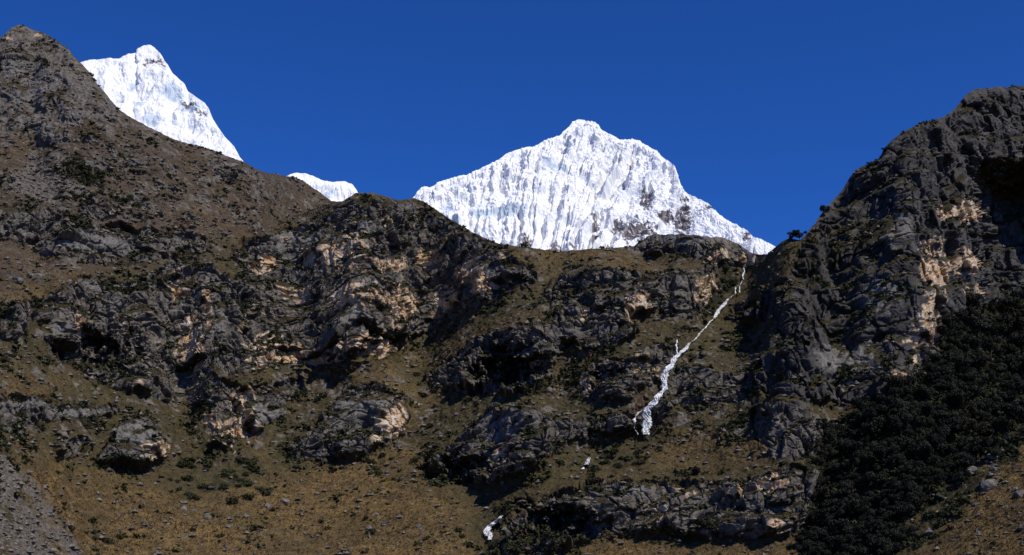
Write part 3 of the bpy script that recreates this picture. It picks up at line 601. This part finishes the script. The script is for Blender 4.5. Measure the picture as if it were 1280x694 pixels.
# boulders told apart by where they lie: (x, y, width in photo px, label)
BIG = [(1232,605,36,'largest pale boulder on the right-hand grass slope beside the dark wood'),(1276,617,26,'dark boulder cut by the right edge on the grass slope'),(1214,587,22,'tilted dark slab of stone above the largest pale boulder at the wood edge'),(1243,572,15,'grey boulder at the top of the right-hand grass slope by the trees'),(1244,584,15,'flat grey stone just above the largest pale boulder'),
 (1221,632,11,'small whitish boulder below the largest pale boulder'),(1157,675,10,'lone pale stone at the lower edge of the shrub strip'),(1168,621,13,'grey boulder half hidden in grass along the wood edge'),(998,684,17,'dark boulder at the bottom between the meadow and the wood'),(1045,673,10,'round grey stone among the lowest trees'),(925,541,17,'lone pale boulder on the grass below the right cliff'),
 (260,645,17,'smooth grey boulder below the dark thicket on the ochre slope'),(229,627,12,'flat whitish boulder at the lower edge of the dark thicket'),(230,636,14,'broad grey stone just under the flat whitish boulder'),(166,639,14,'grey slab lying in the grass gully below the wedge-shaped outcrop'),(285,658,13,'dark split boulder below the smooth grey boulder'),(90,638,11,'dark boulder on the pale grass right of the scree'),
 (60,671,13,'dark boulder standing in the grey scree'),(160,690,11,'dark boulder at the bottom edge on the ochre slope'),(376,601,11,'upright grey boulder at the right of the dark thicket'),(357,625,18,'long flat grey boulder right of the dark thicket'),(335,630,15,'lumpy pale boulder left of the long flat boulder'),(322,611,10,'whitish boulder at the right end of the dark thicket'),
 (469,644,10,'square grey boulder in the middle of the ochre meadow'),(480,654,9,'dark rounded boulder right of the grey pair on the meadow'),(463,660,12,'grey boulder with a bush beneath it on the meadow'),(500,559,8,'pale stone on the grass right of the rounded outcrop'),(538,625,7,'flat stone beside the stream gully'),(524,659,10,'cracked low boulder on the right of the ochre meadow'),(1273,635,11,'grey stone near the right edge below the dark boulder'),
 (1223,644,11,'dark stone under the small whitish boulder'),(20,350,24,'flat grey block on the ochre terrace at the left edge'),(45,351,20,'square grey block right of the flat block on the ochre terrace'),(200,267,18,'pale bedrock boulder on the brown left slope above the tilted slabs')]
for x, y, px, lb in BIG: put(BOULDER[random.randrange(7)], 'boulder', x, y, metres(x, y, px) * .46, random.uniform(0, 6.28), lb, 'boulder', 'boulders on the slopes', .2, random.uniform(.7, 1))
def inside(pg, k, seed):
    r = np.random.default_rng(seed); p = np.array(pg, float); m = poly(pg); lo, hi = p.min(0), p.max(0); out = []
    while len(out) < k:
        x, y = r.uniform(*lo[[0]], hi[0]), r.uniform(lo[1], hi[1])
        if 0 <= y < RH and RX0 <= x < RX1 and m[int(y) - RY0, int(x) - RX0] > .5: out.append((x, y))
    return out
MEADOW = [(330,600),(420,585),(490,560),(520,590),(560,640),(590,694),(300,694),(280,650)]
for pg, k, a, b, lb, gp, sd_ in ((MEADOW, 60, 3, 7, 'small grey stone among the scatter on the ochre meadow', 'small stones on the ochre meadow', 1),
   ([(100,600),(200,620),(330,640),(320,694),(110,694),(80,640)], 34, 3, 8, 'small grey stone lying in the grass below the dark thicket', 'small stones below the dark thicket', 2),
   ([(1240,575),(1279,555),(1279,694),(1170,694),(1200,640)], 36, 3, 8, 'small stone scattered on the right-hand grass slope', 'small stones on the right-hand grass slope', 3),
   ([(150,190),(320,225),(390,260),(300,285),(180,270),(120,230)], 40, 3, 8, 'small grey rock strewn over the brown left slope', 'rocks strewn over the brown left slope', 4),
   ([(0,570),(40,600),(70,650),(90,694),(0,694)], 30, 4, 9, 'grey block lying in the scree at the lower left', 'blocks in the lower left scree', 5)):
    for x, y in inside(pg, k, sd_):
        put(BOULDER[random.randrange(7)], 'boulder', x, y, metres(x, y, random.uniform(a, b)) * .5, random.uniform(0, 6.28), lb, 'boulder', gp, .15, random.uniform(.6, 1))

# the dark wood under the right cliff
def plant_tree(x, y, h, label, group, spec=None):
    p, nn = surf(x, y); root = bpy.data.objects.new('evergreen_tree', None); scene.collection.objects.link(root)
    root.location = p - np.array([0, 0, .5]); s = h / 7.2; root.scale = (s * random.uniform(.9, 1.2), s * random.uniform(.9, 1.2), s); root.rotation_euler = (0, 0, random.uniform(0, 6.28))
    cr_, tr_ = TREE[random.randrange(6)]; link('crown', cr_, root); link('trunk', tr_, root)
    return tag(root, label, 'tree', group)
cells = []; r = np.random.default_rng(5)
for x, y in inside(FOREST, 4000, 33):                       # uneven spacing: big old crowns with smaller ones between
    w = 11 + 17 * r.random() ** 1.7; x += r.normal(0, 5); y += r.normal(0, 4)
    if x < 1300 and y < 722 and all(((x - a) / (.30 * (w + b))) ** 2 + ((y - c_) / (.24 * (w + b))) ** 2 > 1 for a, c_, b in cells): cells.append((x, y, w))
cells = sorted(cells, key=lambda q: -q[2])[:296]
print('trees', len(cells))
for x, y, w in cells:
    where = ('upper part of the dark wood under the right cliff' if y < 480 else 'middle of the dark wood below the right cliff' if y < 590 else 'lowest part of the dark wood beside the long outcrop')
    plant_tree(x, y + 4, metres(x, y, w * 1.25), 'dark evergreen tree in the ' + where, 'trees of the dark wood')
plant_tree(1029, 272, metres(1029, 272, 15), 'round dark tree standing out on the steep skyline of the right mountain', None)
plant_tree(991, 301, metres(991, 301, 14), 'left one of the low dark trees on the notch in the skyline', None)
plant_tree(1000, 302, metres(1000, 302, 15), 'right one of the low dark trees on the notch in the skyline', None)
plant_tree(1106, 193, metres(1106, 193, 10), 'tiny tree jutting from the upper skyline of the right mountain', None)
plant_tree(891, 674, metres(891, 674, 34), 'bare-stemmed dark tree in front of the long grey outcrop', None)
plant_tree(870, 595, metres(870, 595, 14), 'small tree on the grass just above the long grey outcrop', None)

# shrubs one can point at
def shrubs(pts, a, b, label, group):
    for x, y in pts: put(SHRUB[random.randrange(5)], 'shrub', x, y, metres(x, y, random.uniform(a, b)) * .42, random.uniform(0, 6.28), label, 'shrub', group, .1)
shrubs(inside([(195,588),(250,574),(330,580),(345,612),(310,630),(220,626)], 40, 21), 6, 15, 'dark green shrub in the thicket below the pale orange cliff foot', 'shrubs of the dark thicket')
shrubs(inside([(72,193),(92,197),(118,215),(136,222),(125,232),(97,228)], 26, 22), 7, 12, 'dark shrub in the strip beside the pale scree chute', 'shrubs beside the scree chute')
shrubs(inside([(62,242),(120,240),(190,250),(185,260),(120,250),(70,250)], 22, 23), 6, 10, 'dark shrub in the band above the small blocky outcrop', 'shrubs above the blocky outcrop')
shrubs(inside([(1120,668),(1190,622),(1225,608),(1190,650),(1150,694),(1110,694)], 24, 24), 9, 15, 'green shrub in the strip along the right-hand grass slope', 'shrubs along the grass slope')
shrubs(inside([(740,552),(830,560),(800,588),(745,590)], 18, 25), 6, 12, 'green shrub on the grass under the main waterfall', 'shrubs under the main waterfall')
shrubs(inside([(612,668),(640,672),(700,676),(720,690),(620,692)], 16, 26), 9, 16, 'dark shrub in front of the black cave by the lowest cascade', 'shrubs by the black cave')
shrubs(inside([(905,335),(925,338),(912,372),(885,400),(865,424),(880,385)], 18, 27), 7, 13, 'dark shrub beside the upper waterfall', 'shrubs beside the upper waterfall')
shrubs(inside([(460,560),(520,570),(505,612),(470,600)], 12, 28), 5, 11, 'green shrub on the grass below the rounded outcrop', 'shrubs below the rounded outcrop')
shrubs([(573,665),(578,672),(586,684),(463,667),(117,665),(135,678),(150,672)], 8, 14, 'single dark shrub on the ochre ground of the foremost meadow', 'single shrubs of the meadow')
shrubs(inside([(285,378),(330,372),(330,400),(300,405)], 12, 29), 8, 13, 'dark shrub on a ledge of the pale orange cliff', 'shrubs on the cliff ledges')
shrubs([(720,497),(726,490),(455,575),(655,300),(520,470),(700,580)], 9, 14, 'dark round shrub alone on the middle slope', 'lone shrubs of the middle slope')

# ground cover nobody could count: tussock grass, low bushes, scree stones
def scatter(weight, count, seed):
    r = np.random.default_rng(seed); area = (V3[:-1, :-1, 1] / FPX) ** 0 * np.repeat(((724 - top) / 724)[None], NY - 1, 0)[:, :-1]
    w = (weight.reshape(NY, NX)[:-1, :-1] * area).ravel(); w = np.clip(w, 0, None); cdf = np.cumsum(w); idx = np.searchsorted(cdf, r.random(count) * cdf[-1])
    rr_, cc_ = idx // (NX - 1), idx % (NX - 1); a, b = r.random(count)[:, None], r.random(count)[:, None]
    return V3[rr_, cc_] * (1 - a) * (1 - b) + V3[rr_ + 1, cc_] * a * (1 - b) + V3[rr_, cc_ + 1] * b * (1 - a) + V3[rr_ + 1, cc_ + 1] * a * b, r
def cloud(base_v, base_f, pts, sizes, r, flat=1.0):
    k = len(pts); an = r.random(k) * 6.28; ca, sa = np.cos(an)[:, None], np.sin(an)[:, None]; s = sizes[:, None]
    jit = 1 + .35 * r.normal(size=(k, len(base_v)))
    x = base_v[None, :, 0] * jit; y = base_v[None, :, 1] * jit; z = base_v[None, :, 2] * jit * flat
    out = np.stack([(x * ca - y * sa) * s, (x * sa + y * ca) * s, z * s], -1) + pts[:, None]
    return out.reshape(-1, 3), (base_f[None] + (np.arange(k) * len(base_v))[:, None, None]).reshape(-1, base_f.shape[1])
not_rock = (1 - rock) * (1 - scree) * (1 - fo0) * calm
oct_v = np.array([(1, 0, .3), (0, 1, .3), (-1, 0, .3), (0, -1, .3), (.1, .1, 1), (0, 0, -.6)], float); oct_f = np.array([(0, 1, 4), (1, 2, 4), (2, 3, 4), (3, 0, 4), (1, 0, 5), (2, 1, 5), (3, 2, 5), (0, 3, 5)])
tuft_v = np.array([(0, 0, 0), (.5, 0, 1), (.25, .3, .9), (0, 0, 0), (-.5, .2, 1), (-.2, .45, .8), (0, 0, 0), (0, -.5, 1), (.3, -.45, .8), (0, 0, 0), (-.3, -.4, .9), (-.45, -.1, .8)], float); tuft_f = np.arange(12).reshape(4, 3)
pts, r = scatter(not_rock * (.35 + ochre), 90000, 61)
v_, f_ = cloud(tuft_v, tuft_f, pts, .28 + .6 * r.random(len(pts)) ** 2, r, .8)
tag(link('grass', mesh_from(v_, f_, 'grass', M_grass)), 'tussock grass covering the slopes', 'grass', kind='stuff')
low_v, low_f = leaf_cloud([(0, 0, .4, .7)], 16, .5, 8)
pts, r = scatter((1 - rock * .93) * (1 - scree) * (1 - fo0) * calm * (.02 + .55 * bush + .35 * (1 - ochre) ** 2) * ss(-.02, .4, fbm(PF / 15 + 90, 4)) + .45 * fo0, 34000, 62)
v_, f_ = cloud(low_v, low_f, pts, .5 + 1.3 * r.random(len(pts)) ** 3, r, .8)
tag(link('undergrowth', mesh_from(v_, f_, 'undergrowth', M_shrub)), 'low dark scrub dotted over the slopes', 'scrub', kind='stuff')
upper = ss(330, 260, fy) * (fx < 440)
pts, r = scatter(scree * .55 * ss(560, 420, fy) + .16 * scree * ss(420, 560, fy) + upper * .5 * ss(-.1, .4, fbm(PF / 30 + 61, 3)) + .03 * not_rock + .12 * r0 * not_rock, 30000, 63)
v_, f_ = cloud(oct_v, oct_f, pts, .15 + 1.5 * r.random(len(pts)) ** 6, r, .85)
tag(link('gravel', mesh_from(v_, f_, 'gravel', M_scree)), 'grey scree stones strewn over the slopes', 'scree', kind='stuff')
print('done')
